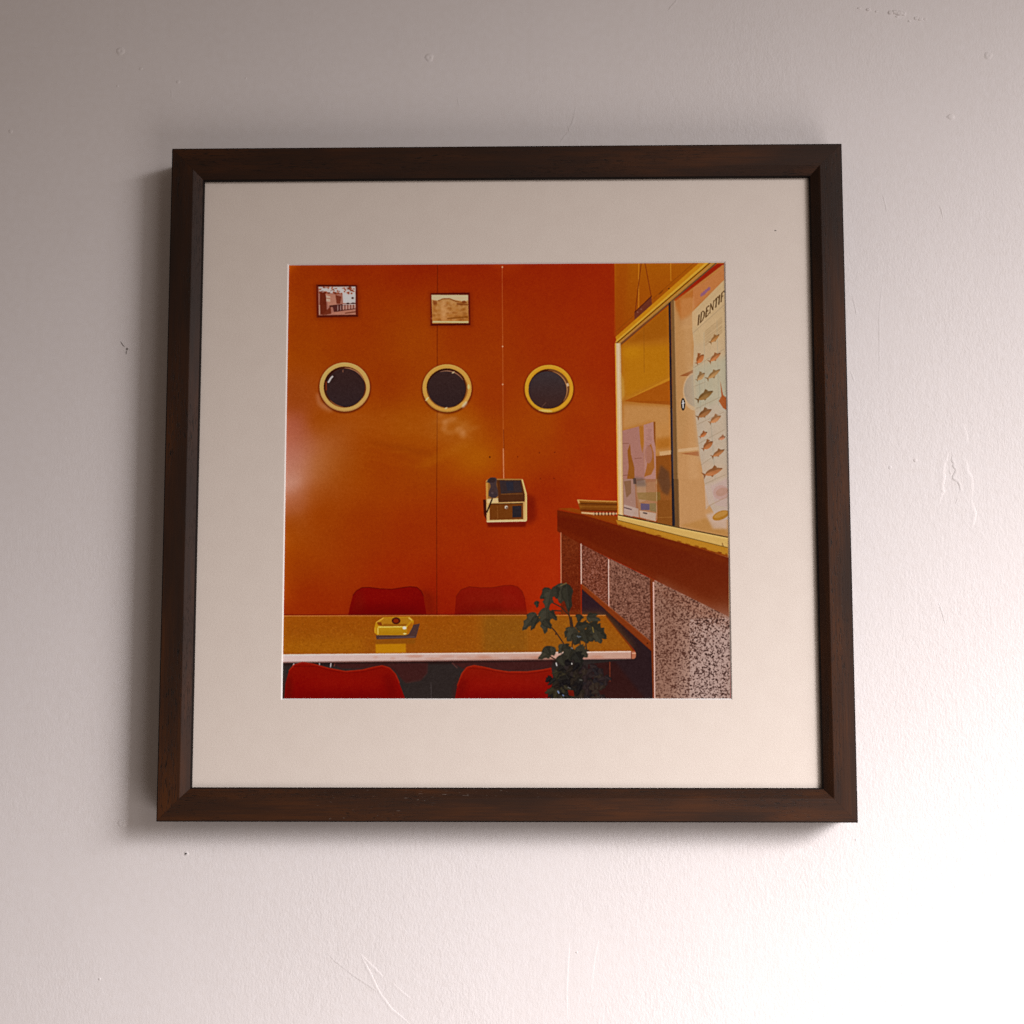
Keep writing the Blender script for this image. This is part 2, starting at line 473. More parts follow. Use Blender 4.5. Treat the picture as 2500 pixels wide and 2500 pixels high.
IMG += (cloud * 1.3 + cl2 * .4)[..., None] * np.array([1, .9, .2])

def cover(p, ss=3):
    x0, y0 = np.floor(p.min(0)).astype(int) - 1; x1, y1 = np.ceil(p.max(0)).astype(int) + 1
    x0, y0 = max(0, x0), max(0, y0); x1, y1 = min(N, x1), min(N, y1)
    if x1 <= x0 or y1 <= y0: return None
    xs = x0 + (np.arange((x1 - x0) * ss) + .5) / ss; ys = y0 + (np.arange((y1 - y0) * ss) + .5) / ss
    ins = np.zeros((len(ys), len(xs)), bool)
    Y = ys[:, None]; X = xs[None, :]
    for (ax, ay), (bx, by) in zip(p, np.roll(p, -1, 0)):
        if ay == by: continue
        c = (ay > Y) != (by > Y)
        xi = ax + (Y - ay) * (bx - ax) / (by - ay)
        ins ^= c & (X < xi)
    return x0, y0, x1, y1, ins.reshape(y1 - y0, ss, x1 - x0, ss).mean((1, 3))
def put(x0, y0, x1, y1, m, c):
    t = IMG[y0:y1, x0:x1]
    t += (np.asarray(c, float) - t) * m[..., None]
def poly(reg, pts, c, a=1.0, c2=None, soft=0, vert=True):
    """filled outline; c2 = second colour to grade to (down, or right when vert is False); soft = blurred edge in picture elements"""
    p = cv(reg, pts)
    r = cover(p)
    if r is None: return
    x0, y0, x1, y1, m = r
    if soft:
        e = int(soft * 3); X0, Y0, X1, Y1 = max(0, x0 - e), max(0, y0 - e), min(N, x1 + e), min(N, y1 + e)
        mm = np.zeros((Y1 - Y0, X1 - X0)); mm[y0 - Y0:y1 - Y0, x0 - X0:x1 - X0] = m
        m = blur(mm, soft); x0, y0, x1, y1 = X0, Y0, X1, Y1
    cc = np.asarray(c, float)
    if c2 is not None:
        t = (np.linspace(0, 1, y1 - y0)[:, None, None] if vert else np.linspace(0, 1, x1 - x0)[None, :, None])
        cc = cc * (1 - t) + np.asarray(c2, float) * t
        cc = np.broadcast_to(cc, (y1 - y0, x1 - x0, 3))
    put(x0, y0, x1, y1, m * a, cc)
def line(reg, pts, w, c, a=1.0, soft=0):
    p = np.asarray(pts, float)
    for (ax, ay), (bx, by) in zip(p[:-1], p[1:]):
        d = np.array([bx - ax, by - ay]); L = np.hypot(*d) or 1; n = np.array([-d[1], d[0]]) / L * w / 2
        poly(reg, [(ax + n[0], ay + n[1]), (bx + n[0], by + n[1]), (bx - n[0], by - n[1]), (ax - n[0], ay - n[1])], c, a, soft=soft)
def ell(reg, cx, cy, rx, ry, c, a=1.0, rot=0, c2=None, soft=0, a0=0, a1=360):
    t = np.radians(np.linspace(a0, a1, 48)); cr, sr = math.cos(R(rot)), math.sin(R(rot))
    e = np.c_[rx * np.cos(t), ry * np.sin(t)]
    poly(reg, np.c_[cx + e[:, 0] * cr - e[:, 1] * sr, cy + e[:, 0] * sr + e[:, 1] * cr], c, a, c2, soft)
def arc(reg, cx, cy, rx, ry, a0, a1, w, c, a=1.0, soft=0):
    t = np.radians(np.linspace(a0, a1, 26)); wv = w * np.sin(np.linspace(.15, math.pi - .15, 26)) ** .6
    o = np.c_[cx + (rx + wv / 2) * np.cos(t), cy + (ry + wv / 2) * np.sin(t)]; i = np.c_[cx + (rx - wv / 2) * np.cos(t), cy + (ry - wv / 2) * np.sin(t)]
    poly(reg, np.r_[o, i[::-1]], c, a, soft=soft)

# --- seams, smears and the cable on the wall
line('A', [(1340, 90), (1337, 600), (1335, 1330), (1330, 1900), (1328, 2200), (1328, 3060)], 7, (85, 22, 4), .55)
for i in range(26):
    x0, y0 = rs.uniform(600, 1250), rs.uniform(1420, 1800); sl = rs.uniform(-.25, .35)
    line('A', [(x0, y0), (x0 + 160, y0 + 160 * sl)], rs.uniform(8, 22), (185, 105, 30), .06, soft=2)
for (x, y, rx, ry, rot) in [(1440, 1400, 70, 22, -15), (1400, 1450, 22, 50, 10), (1530, 1490, 50, 30, 30), (1360, 1350, 30, 12, 0), (1550, 1530, 30, 25, 20)]:
    ell('A', x, y, rx, ry, (200, 140, 95), .40, rot, soft=4)
ell('A', 400, 1290, 70, 26, (185, 130, 100), .5, 25, soft=5); ell('A', 335, 1220, 14, 50, (190, 130, 100), .5, -8, soft=4)
ell('C', 90, 30, 110, 60, (195, 145, 130), .5, -20, soft=12); ell('A', 120, 1750, 120, 90, (178, 110, 95), .35, -30, soft=14)
ell('A', 1400, 1690, 250, 40, (175, 100, 20), .3, -25, soft=8); ell('A', 1050, 1640, 320, 24, (120, 45, 3), .25, 12, soft=7)
ell('A', 200, 1760, 420, 170, (190, 134, 108), .30, -14, soft=34); ell('A', 130, 1880, 260, 110, (196, 146, 122), .22, -24, soft=30); ell('A', 950, 1430, 520, 110, (172, 98, 36), .26, 4, soft=30)
ell('A', 1480, 1480, 230, 130, (178, 112, 46), .30, 12, soft=24); ell('A', 420, 1560, 330, 70, (176, 108, 70), .22, -22, soft=24); ell('A', 1650, 1720, 170, 110, (176, 104, 14), .35, 0, soft=20)
for i in range(9): ell('A', rs.uniform(1330, 1620), rs.uniform(1370, 1560), rs.uniform(30, 90), rs.uniform(6, 18), (205, 148, 98), .16, rs.uniform(-40, 40), soft=4)
line('A', [(1885, 96), (1888, 780), (1890, 1480), (1893, 1900)], 5, (205, 125, 85), .45)
line('A', [(1890, 1640), (1894, 1905)], 6, (225, 160, 120), .75)
line('A', [(1893, 1480), (1897, 1650)], 6, (95, 25, 5), .6)
for y in (110, 780, 1100): ell('A', 1887, y, 6, 7, (230, 160, 120), .9)
for (x, y) in [(115, 1710), (298, 1676), (427, 1673), (305, 1895), (420, 1893)]: ell('B', x, y, 6, 6, (90, 22, 5), .6)
ell('A', 1777, 1712, 7, 9, (80, 25, 5), .8)

# --- two small framed views
poly('A', [(300, 250), (684, 250), (690, 552), (310, 556)], (80, 18, 2), .25, soft=4)
poly('A', [(318, 258), (664, 262), (672, 532), (322, 538)], (92, 28, 14))
line('A', [(330, 268), (655, 271)], 8, (60, 18, 8)); line('A', [(332, 525), (664, 520)], 8, (65, 20, 12))
poly('A', [(335, 277), (650, 275), (650, 512), (340, 518)], (150, 95, 80))
poly('A', [(340, 280), (648, 277), (648, 420), (545, 415), (540, 330), (350, 330)], (214, 192, 186))
for i in range(70):
    x, y = rs.uniform(345, 640), rs.uniform(280, 335)
    ell('A', x, y, rs.uniform(5, 18), rs.uniform(3, 9), (135, 62, 38) if rs.rand() < .7 else (90, 40, 26), .8, rs.uniform(-40, 40))
for i in range(14): ell('A', rs.uniform(350, 520), rs.uniform(295, 330), 14, 7, (225, 205, 200), .8, rs.uniform(-40, 40))
poly('A', [(350, 325), (400, 320), (410, 512), (345, 512)], (98, 38, 22))
poly('A', [(395, 335), (500, 345), (505, 420), (420, 440)], (168, 112, 92)); poly('A', [(480, 345), (530, 360), (520, 420), (490, 420)], (110, 48, 32))
poly('A', [(402, 350), (438, 358), (436, 405), (404, 400)], (195, 150, 130)); line('A', [(405, 372), (436, 378)], 4, (120, 60, 40))
poly('A', [(430, 435), (650, 412), (650, 425), (430, 450)], (70, 32, 26)); poly('A', [(455, 440), (540, 428), (540, 480), (470, 495)], (78, 38, 34))
for i in range(14): line('A', [(488 + i * 12, 434 - i * .9), (488 + i * 12, 482 - i * 1.8)], 4, (205, 175, 165) if i % 2 else (85, 42, 34), .9)
line('A', [(540, 428), (648, 424)], 6, (210, 185, 178)); line('A', [(540, 475), (648, 462)], 5, (60, 26, 20))
poly('A', [(430, 508), (470, 490), (650, 470), (650, 512)], (165, 108, 88)); poly('A', [(370, 516), (440, 440), (445, 505)], (105, 45, 28))
ell('A', 625, 372, 11, 9, (75, 40, 34)); line('A', [(346, 430), (348, 512)], 7, (190, 140, 120))
line('A', [(560, 500), (650, 488)], 10, (100, 45, 28), .8); ell('A', 585, 418, 14, 7, (60, 28, 24)); ell('A', 628, 416, 14, 7, (60, 28, 24))

poly('A', [(1262, 320), (1630, 318), (1640, 618), (1268, 622)], (80, 14, 2), .25, soft=4)
poly('A', [(1282, 330), (1612, 325), (1617, 602), (1280, 606)], (94, 22, 12))
line('A', [(1290, 337), (1605, 333)], 9, (70, 12, 10)); line('A', [(1290, 597), (1612, 592)], 12, (72, 14, 12))
poly('A', [(1288, 345), (1597, 345), (1602, 583), (1295, 587)], (176, 128, 76), c2=(170, 105, 45))
poly('A', [(1290, 346), (1597, 346), (1597, 390), (1560, 400), (1450, 380), (1400, 372), (1340, 392), (1290, 385)], (208, 168, 130))
line('A', [(1345, 395), (1385, 378), (1440, 376), (1500, 402), (1590, 412)], 8, (120, 60, 20), .9)
for i in range(90):
    ell('A', rs.uniform(1300, 1590), rs.uniform(400, 560), rs.uniform(8, 24), rs.uniform(4, 14), [(140, 72, 20), (196, 142, 88), (160, 96, 34), (120, 58, 16)][rs.randint(4)], .35, rs.uniform(-30, 30), soft=1)
poly('A', [(1300, 390), (1335, 400), (1335, 425), (1305, 430)], (125, 60, 25), .8); ell('A', 1562, 405, 18, 12, (120, 58, 24), .9); line('A', [(1500, 420), (1596, 428)], 14, (110, 50, 18), .7)
line('A', [(1420, 545), (1596, 530)], 14, (120, 62, 14), .7); line('A', [(1297, 572), (1600, 574)], 14, (226, 182, 128), .9); poly('A', [(1370, 400), (1410, 395), (1415, 575), (1370, 575)], (205, 155, 105), .4, soft=3)

# --- three portholes
def porthole(reg, cx, cy, rx, ry, ring, gx, gy, gr, gcol, gcol2):
    ell(reg, cx, cy + 8, rx + 8, ry + 6, (70, 16, 2), .65, soft=2)
    ell(reg, cx, cy, rx, ry, ring)
    arc(reg, cx, cy, rx - 6, ry - 6, 190, 330, 7, tuple(min(255, v + 18) for v in ring), .7)
    arc(reg, cx, cy, rx - 5, ry - 5, 30, 160, 7, tuple(v * .75 for v in ring), .7)
    ell(reg, cx - 1, cy, rx - 36, ry - 34, (70, 30, 14))
    ell(reg, gx, gy, gr, gr * .985, gcol, c2=gcol2)
porthole('A', 557, 1122, 212, 207, (203, 148, 80), 562, 1126, 164, (52, 34, 32), (48, 35, 36))
arc('A', 562, 1122, 174, 166, 172, 262, 16, (48, 14, 8), .9); arc('A', 560, 1122, 168, 160, 268, 340, 9, (190, 130, 90), .8)
arc('A', 562, 1124, 170, 168, 345, 395, 12, (90, 40, 20), .9); arc('A', 560, 1124, 166, 166, 95, 140, 8, (165, 95, 50), .8)
line('A', [(418, 1085), (442, 1046), (458, 1030)], 13, (235, 215, 205)); line('A', [(400, 1075), (402, 1150)], 12, (120, 45, 20), .8); line('A', [(543, 976), (543, 998)], 6, (170, 110, 80), .7)
porthole('A', 1418, 1132, 207, 202, (197, 142, 62), 1414, 1138, 160, (54, 37, 35), (48, 34, 34))
arc('A', 1416, 1134, 168, 160, 180, 290, 13, (50, 18, 10), .9); arc('A', 1414, 1140, 160, 154, 250, 330, 6, (205, 140, 100), .8); arc('A', 1416, 1136, 172, 168, 330, 400, 14, (150, 92, 40), .85)
arc('A', 1416, 1134, 164, 162, 70, 175, 7, (150, 90, 40), .8); ell('A', 1565, 1270, 34, 12, (226, 200, 170), .75, -50, soft=2); ell('A', 1600, 1120, 10, 22, (226, 190, 120), .7)
for (x, y) in [(1470, 1000), (1410, 1300), (1255, 1215), (1245, 1230)]: ell('A', x, y, 14, 5, (228, 190, 140), .8, -30)
porthole('B', 380, 1137, 205, 202, (205, 142, 36), 366, 1148, 160, (57, 48, 50), (60, 37, 33))
arc('B', 372, 1142, 170, 164, 270, 400, 26, (112, 66, 34), .95); arc('B', 368, 1146, 164, 160, 285, 395, 6, (200, 150, 100), .85); arc('B', 366, 1144, 160, 158, 190, 285, 6, (50, 24, 16), .9)
line('B', [(530, 1105), (546, 1100)], 26, (226, 190, 150), .8); line('B', [(318, 1290), (355, 1252)], 5, (110, 75, 60), .7); ell('B', 350, 1322, 60, 9, (226, 190, 120), .6, 4)

# --- servery: upper wall, beam, glazed hatch
poly('B', [(936, 40), (1900, 40), (1900, 80), (1640, 80), (945, 715)], (158, 82, 8), c2=(150, 66, 8))
poly('B', [(936, 70), (1060, 70), (1000, 660), (942, 715)], (150, 62, 6), .5, soft=6)
line('B', [(1140, 70), (1139, 500)], 5, (212, 140, 40), .8); line('B', [(1410, 70), (1412, 225)], 5, (205, 140, 40), .8)
line('B', [(1610, 70), (1300, 340), (945, 655)], 5, (120, 55, 10), .6); line('B', [(1310, 340), (1345, 305)], 10, (110, 50, 10), .7); ell('B', 1395, 291, 7, 6, (70, 30, 10))
line('B', [(1162, 70), (1108, 500)], 6, (110, 40, 14)); line('B', [(1193, 70), (1246, 362)], 6, (115, 42, 14))
poly('B', [(1103, 493), (1247, 355), (1251, 430), (1103, 558)], (104, 48, 32)); line('B', [(1103, 493), (1250, 352)], 7, (70, 24, 14))
for (x, y) in [(1130, 490), (1160, 465)]: ell('B', x, y, 8, 6, (140, 85, 70), .7)
line('B', [(938, 690), (938, 60)], 5, (178, 92, 20), .5)
poly('B', [(942, 700), (1630, 90), (1690, 40), (1850, 40), (960, 765)], (188, 122, 22))
poly('B', [(942, 735), (1660, 110), (1740, 40), (1772, 40), (944, 752)], (206, 156, 56), .75)
line('B', [(950, 752), (1720, 92), (1770, 50)], 9, (92, 48, 14)); line('B', [(960, 765), (1745, 95), (1800, 45)], 12, (160, 116, 62)); line('B', [(965, 780), (1760, 105), (1820, 50)], 12, (92, 66, 44))
poly('B', [(985, 775), (1395, 430), (1420, 1940), (1000, 1940)], (170, 96, 12), c2=(190, 128, 72))
poly('B', [(985, 790), (1180, 610), (1395, 440), (1398, 700), (985, 760)], (156, 84, 12), .75, soft=5)
poly('B', [(990, 780), (1398, 760), (1400, 1050), (1015, 1230), (1000, 1000)], (190, 122, 10), .7, soft=8)
ell('B', 1080, 830, 90, 50, (205, 140, 20), .5, soft=10); line('B', [(1182, 600), (1184, 1000)], 5, (140, 80, 20), .6)
poly('B', [(1012, 1238), (1398, 1040), (1398, 1066)], (200, 132, 34)); poly('B', [(1015, 1240), (1398, 1066), (1400, 1270), (1150, 1256)], (168, 84, 16)); poly('B', [(1015, 1240), (1400, 1240), (1400, 1275)], (150, 72, 18), .6)
poly('B', [(1005, 1270), (1402, 1285), (1408, 1700), (1270, 1690), (1265, 1410), (998, 1480)], (196, 142, 84), soft=5); ell('B', 1350, 1500, 60, 80, (205, 140, 70), .4, soft=10)
poly('B', [(1275, 1560), (1410, 1540), (1412, 1640), (1280, 1650)], (176, 104, 30), .8, soft=5)
poly('B', [(1310, 1668), (1412, 1655), (1414, 1690), (1312, 1705)], (214, 172, 124)); poly('B', [(1280, 1706), (1416, 1690), (1424, 2300), (1290, 2300)], (140, 76, 28))
poly('B', [(992, 1492), (1168, 1446), (1176, 1580), (1180, 1720), (1196, 2240), (1005, 2180)], (172, 122, 116)); poly('B', [(1178, 1442), (1260, 1416), (1278, 1500), (1278, 2250), (1196, 2250), (1182, 1800)], (184, 136, 130))
poly('B', [(1260, 1416), (1276, 1414), (1278, 1640), (1264, 1560)], (140, 76, 22)); poly('B', [(1138, 1455), (1168, 1448), (1180, 1580), (1166, 1680), (1150, 1600)], (176, 112, 46))
poly('B', [(1040, 1660), (1062, 1600), (1070, 1690), (1098, 1800), (1100, 1932), (1030, 1932), (1050, 1800)], (150, 88, 34)); poly('B', [(1200, 1640), (1240, 1600), (1262, 1680), (1268, 1800), (1240, 1860), (1180, 1880), (1205, 1780)], (165, 98, 40), .9); ell('B', 1218, 1690, 32, 76, (170, 118, 108), .9)
for (x, y) in [(992, 1600), (1100, 1725), (998, 1868)]: line('B', [(x, y), (x + 60, y - 4)], 5, (120, 70, 60), .8)
for i in range(14): line('B', [(1190 + rs.uniform(0, 40), 1470 + i * 12), (1200 + rs.uniform(20, 50), 1468 + i * 12)], 3, (130, 86, 84), .6)
# lower part of the hatch, left pane
poly('D', [(1000, 0), (1416, 0), (1424, 395), (1006, 305)], (150, 92, 48), .55); poly('D', [(1005, 0), (1100, 0), (1110, 250), (1080, 320), (1006, 300)], (168, 132, 124))
poly('D', [(1010, 20), (1070, 10), (1070, 120), (1030, 160)], (130, 92, 66), .8); poly('D', [(1010, 215), (1130, 250), (1135, 325), (1008, 298)], (196, 176, 170), .8); line('D', [(1010, 240), (1075, 258)], 9, (80, 60, 70), .9)
poly('D', [(1120, 20), (1190, 5), (1200, 180), (1140, 200), (1120, 110)], (182, 150, 130), .75); poly('D', [(1120, 115), (1315, 110), (1320, 175), (1280, 190), (1130, 170)], (124, 98, 46), .8)
poly('D', [(1100, 40), (1280, 20), (1285, 320), (1270, 360), (1140, 325)], (186, 150, 110), .35); poly('D', [(1150, 205), (1225, 210), (1225, 262), (1152, 262)], (84, 80, 122), .9); poly('D', [(1140, 265), (1280, 290), (1275, 355), (1145, 322)], (206, 190, 180), .75)
poly('D', [(1225, 205), (1280, 205), (1282, 280), (1228, 268)], (130, 118, 80), .8); line('D', [(1170, 285), (1205, 292)], 10, (40, 36, 50)); line('D', [(1285, 0), (1285, 340), (1270, 362)], 5, (222, 200, 170), .7)
poly('D', [(1320, -120), (1390, -60), (1410, 60), (1380, 140), (1330, 110), (1290, 0)], (88, 58, 44), .85, soft=3); poly('D', [(1290, 180), (1420, 180), (1424, 395), (1290, 360)], (132, 76, 30), .8); line('D', [(1290, 325), (1420, 322)], 4, (176, 120, 60), .8)
poly('B', [(1100, 1880), (1180, 1890), (1200, 1960), (1110, 1960)], (96, 88, 92), .6, soft=3); poly('B', [(1085, 1890), (1110, 1890), (1115, 1940), (1090, 1940)], (50, 45, 50), .7)
# right pane
poly('B', [(1420, 420), (1850, 90), (1900, 90), (1900, 3700), (1480, 2350), (1450, 1940)], (186, 128, 70), c2=(204, 164, 120))
poly('B', [(1440, 420), (1600, 320), (1600, 1300), (1470, 1640)], (190, 146, 96), .6, soft=6); poly('B', [(1500, 380), (1600, 370), (1600, 600), (1480, 610)], (176, 126, 78), .7, soft=4)
poly('B', [(1430, 395), (1600, 290), (1850, 110), (1900, 100), (1900, 230), (1590, 500), (1500, 560)], (180, 98, 36), .8, soft=4)
poly('B', [(1480, 1030), (1600, 975), (1605, 1030)], (150, 84, 44)); ell('B', 1610, 1160, 100, 160, (206, 176, 140), .8); ell('B', 1618, 1150, 98, 138, (168, 152, 132))
line('B', [(1460, 1660), (1640, 1640)], 26, (214, 178, 136), .8); poly('B', [(1490, 1684), (1640, 1664), (1645, 1706)], (166, 98, 56))
poly('B', [(1470, 1700), (1660, 1720), (1700, 1940), (1760, 2900), (1480, 2290)], (200, 150, 100), .8, soft=4)
poly('D', [(1470, 0), (1700, 0), (1700, 330), (1480, 400)], (196, 146, 96), .6); poly('D', [(1480, 395), (1700, 330), (1885, 440), (1885, 490)], (180, 126, 60), .6, soft=3)
poly('B', [(1600, 285), (1700, 230), (1850, 110), (1900, 90), (1900, 190), (1592, 470)], (192, 122, 72), .85)
for i in range(9): ell('B', 1672 + i * 8 + rs.uniform(-4, 4), 345 - i * 7, 11, 15, (132, 86, 132), .6, rs.uniform(-40, 40))
PST = [(1590, 490), (1850, 228), (1900, 190), (1900, 2240), (1800, 2240), (1720, 2100), (1690, 1940), (1658, 1740), (1640, 1600), (1610, 1300), (1596, 1000), (1604, 760), (1592, 640)]
poly('B', PST, (204, 178, 134), c2=(200, 184, 172)); poly('B', [(1596, 950), (1900, 850), (1900, 1330), (1610, 1310)], (180, 186, 168), .75, soft=8); poly('B', [(1612, 1330), (1900, 1200), (1900, 1800), (1655, 1740)], (196, 186, 172), .8, soft=6)
poly('B', [(1592, 510), (1700, 400), (1850, 500), (1855, 700), (1610, 760)], (206, 180, 138), .7, soft=5)
for (a, b) in [((1592, 670), (1860, 430)), ((1600, 960), (1860, 800)), ((1600, 1120), (1700, 1080)), ((1612, 1310), (1860, 1190)), ((1628, 1440), (1860, 1330)), ((1640, 1600), (1862, 1480)), ((1660, 1780), (1866, 1640)), ((1692, 1940), (1870, 1860))]:
    line('B', [a, b], 4, (150, 134, 112), .7)
for (a, b) in [((1690, 660), (1700, 1400)), ((1800, 560), (1812, 1280)), ((1745, 1400), (1780, 1900)), ((1650, 1060), (1662, 1380))]: line('B', [a, b], 4, (150, 158, 146), .6)
for i in range(15):
    y = 590 + i * 9; line('B', [(1690 + rs.uniform(0, 14), y + 60), (1845, y - 60 + rs.uniform(-6, 6))], 3, (140, 116, 84), .5)
# headline, slanting with the poster
TX, TY = np.array([1636., 602.]), np.array([[1.0, -1.00], [.10, -1.0]])
def glyph(strokes, ox, w):
    for (x0, y0, x1, y1, t) in strokes:
        a = TX + (ox + x0 * w) * TY[0] + y0 * 84 * (1 - ox * .0006) * TY[1]; b = TX + (ox + x1 * w) * TY[0] + y1 * 84 * (1 - ox * .0006) * TY[1]
        line('B', [a, b], t, (62, 40, 18), .95)
I_ = [(.5, 0, .5, 1, 11), (.2, 0, .8, 0, 5), (.2, 1, .8, 1, 5)]
glyph(I_, -4, 18)
glyph([(.15, 0, .15, 1, 10), (.0, 1, .55, 1, 6), (.0, 0, .55, 0, 6), (.55, 1, .9, .72, 8), (.9, .72, .9, .28, 11), (.9, .28, .55, 0, 8)], 20, 36)
glyph([(.15, 0, .15, 1, 10), (0, 1, .9, 1, 6), (0, 0, .95, 0, 6), (.15, .52, .7, .52, 6), (.9, 1, .9, .82, 5), (.95, 0, .95, .2, 5), (.7, .62, .7, .42, 5)], 66, 26)
glyph([(.12, 0, .12, 1, 6), (.12, 1, .88, 0, 10), (.88, 0, .88, 1, 6), (0, 1, .2, 1, 5), (0, 0, .26, 0, 5), (.74, 1, 1, 1, 5)], 100, 34)
glyph([(.5, 0, .5, 1, 10), (0, 1, 1, 1, 6), (0, 1, 0, .8, 5), (1, 1, 1, .8, 5), (.28, 0, .72, 0, 5)], 141, 28)
glyph(I_, 171, 18)
glyph([(.15, 0, .15, 1, 9), (0, 1, .95, 1, 6), (.15, .52, .7, .52, 6), (0, 0, .35, 0, 5), (.95, 1, .95, .8, 5)], 196, 26)
# fish of the chart
def fish(x, y, L, ang, c, fat=.30, reg='B'):
    t = np.linspace(0, 1, 18); h = fat * L * np.sin(np.pi * t ** .8) ** .85 / 2
    up = np.c_[(t - .5) * L * .82, -h * 1.05]; dn = np.c_[(t - .5) * L * .82, h * .9]
    body = np.r_[up, dn[::-1]]
    tail = np.array([(-.36, 0), (-.54, -.17), (-.47, 0), (-.52, .17)]) * L
    fin = np.array([(-.05, -.14), (.12, -.26), (.2, -.12)]) * L * (fat / .3); fin2 = np.array([(-.2, .1), (-.15, .2), (-.02, .12)]) * L
    ca, sa = math.cos(R(ang)), math.sin(R(ang)); rot = lambda p: np.c_[x + p[:, 0] * ca - p[:, 1] * sa, y + p[:, 0] * sa + p[:, 1] * ca]
    c = np.array(c) * .85 + np.array((136, 104, 74)) * .15
    for s in (tail, fin, fin2): poly(reg, rot(s), c * .85)
    poly(reg, rot(body), c, c2=np.minimum(255, c * 1.25 + 14))
    poly(reg, rot(np.r_[up, up[::-1] * [1, .3]]), c * .7, .6); ell(reg, *rot(np.array([[.33 * L, -.02 * L]]))[0], 4, 4, (40, 26, 16))
for f in [(1785, 710, 120, -42, (152, 98, 46), .3), (1660, 882, 112, -52, (170, 88, 42), .5), (1788, 868, 140, -38, (164, 92, 48), .3), (1665, 1032, 104, -42, (158, 124, 82), .45), (1776, 1010, 160, -36, (150, 112, 66), .26),
          (1704, 1192, 178, -30, (112, 80, 38), .32), (1698, 1342, 160, -30, (128, 78, 42), .34), (1788, 1392, 130, -32, (170, 110, 68), .38), (1686, 1522, 88, -36, (168, 90, 48), .4), (1724, 1612, 124, -38, (152, 80, 40), .45),
          (1812, 1678, 140, -30, (150, 88, 48), .3), (1770, 1836, 196, -20, (156, 88, 48), .3), (1842, 1552, 70, -20, (176, 108, 80), .45)]: fish(*f)
poly('B', [(1826, 1070), (1850, 1190), (1900, 1230), (1900, 1330), (1850, 1300), (1812, 1240), (1836, 1200)], (168, 82, 40))
poly('D', [(1690, 60), (1880, -20), (1880, 60), (1700, 260)], (206, 188, 180), .6); ell('D', 1830, 115, 66, 62, (196, 152, 140), .8); ell('D', 1836, 110, 52, 34, (176, 122, 92), .8, -20); poly('D', [(1740, 60), (1880, 0), (1880, 240), (1780, 220)], (200, 174, 180), .45)
poly('D', [(1700, 300), (1880, 250), (1880, 420), (1760, 420)], (206, 184, 176), .7, soft=3); ell('D', 1826, 308, 74, 36, (178, 122, 42), 1, -22); ell('D', 1826, 300, 60, 20, (202, 152, 80), .7, -22); line('D', [(1690, 245), (1880, 150)], 5, (170, 140, 110), .7)
poly('B', PST, (140, 92, 46), .08); poly('B', [(1440, 400), (1850, 90), (1900, 90), (1900, 3700), (1480, 2350)], (120, 66, 18), .12); poly('B', [(985, 775), (1395, 430), (1424, 2300), (1006, 2230)], (120, 62, 10), .16)
for (x, w_, a_) in [(1520, 60, .12), (1660, 40, .10), (1740, 70, .10)]: poly('B', [(x, 560), (x + w_, 520), (x + w_ + 60, 1900), (x + 40, 1900)], (226, 190, 150), a_, soft=5)
poly('B', [(1490, 380), (1600, 360), (1640, 600), (1500, 640)], (206, 160, 110), .3, soft=3)
# glazing bar, cross badge, posts and sill
poly('B', [(1410, 400), (1440, 385), (1476, 2300), (1432, 2300)], (120, 84, 48)); poly('B', [(1436, 395), (1448, 390), (1480, 2290), (1468, 2290)], (176, 132, 84), .8)
poly('B', [(1391, 412), (1408, 400), (1432, 2300), (1416, 2300)], (28, 26, 34)); line('B', [(1418, 1300), (1430, 2280)], 5, (70, 66, 80), .8)
poly('D', [(1426, 0), (1470, 0), (1478, 402), (1434, 400)], (104, 70, 40), .7); line('D', [(1424, 0), (1434, 395)], 12, (40, 36, 40))
ell('B', 1511, 1268, 18, 53, (26, 20, 22)); line('B', [(1511, 1300), (1511, 1238)], 8, (235, 225, 215)); line('B', [(1500, 1262), (1524, 1255)], 8, (235, 225, 215)); ell('B', 1511, 1240, 5, 8, (235, 225, 215))
poly('B', [(937, 752), (985, 752), (1004, 2225), (958, 2240)], (204, 170, 132), c2=(214, 178, 122)); line('B', [(942, 752), (950, 1400), (960, 2235)], 9, (216, 148, 48)); line('B', [(964, 752), (975, 1500), (984, 2225)], 6, (226, 200, 170), .8); line('B', [(984, 752), (996, 1400), (1003, 2220)], 6, (170, 128, 84), .8)
poly('B', [(985, 1000), (1010, 1060), (1018, 1180), (994, 1250)], (200, 160, 80), .5, soft=2)

# --- counter
poly('D', [(450, 248), (560, 243), (960, 318), (960, 350), (1885, 600), (1885, 660), (660, 300)], (142, 62, 10)); poly('D', [(940, 345), (1885, 580), (1885, 645), (960, 392)], (182, 124, 36))
for i in range(30):
    t = rs.rand(); ell('D', 960 + t * 920, 392 + t * 250 + rs.uniform(-10, 10), rs.uniform(6, 22), 5, (120, 52, 10), .7, 15)
poly('D', [(958, 300), (1885, 490), (1885, 578), (958, 346)], (206, 166, 92)); line('D', [(958, 302), (1430, 402), (1885, 492)], 9, (66, 44, 20)); line('D', [(960, 312), (1885, 504)], 6, (226, 192, 120), .7); line('D', [(960, 348), (1885, 580)], 6, (110, 76, 26)); line('D', [(1838, 540), (1842, 562), (1850, 566)], 6, (120, 80, 40))
poly('D', [(616, 170), (700, 178), (800, 186), (950, 186), (950, 262), (640, 262), (625, 215)], (140, 78, 22)); line('D', [(616, 176), (700, 182), (950, 190)], 9, (196, 138, 66)); line('D', [(640, 206), (800, 210), (950, 214)], 9, (86, 44, 12)); line('D', [(640, 232), (950, 236)], 14, (190, 124, 44), .8)
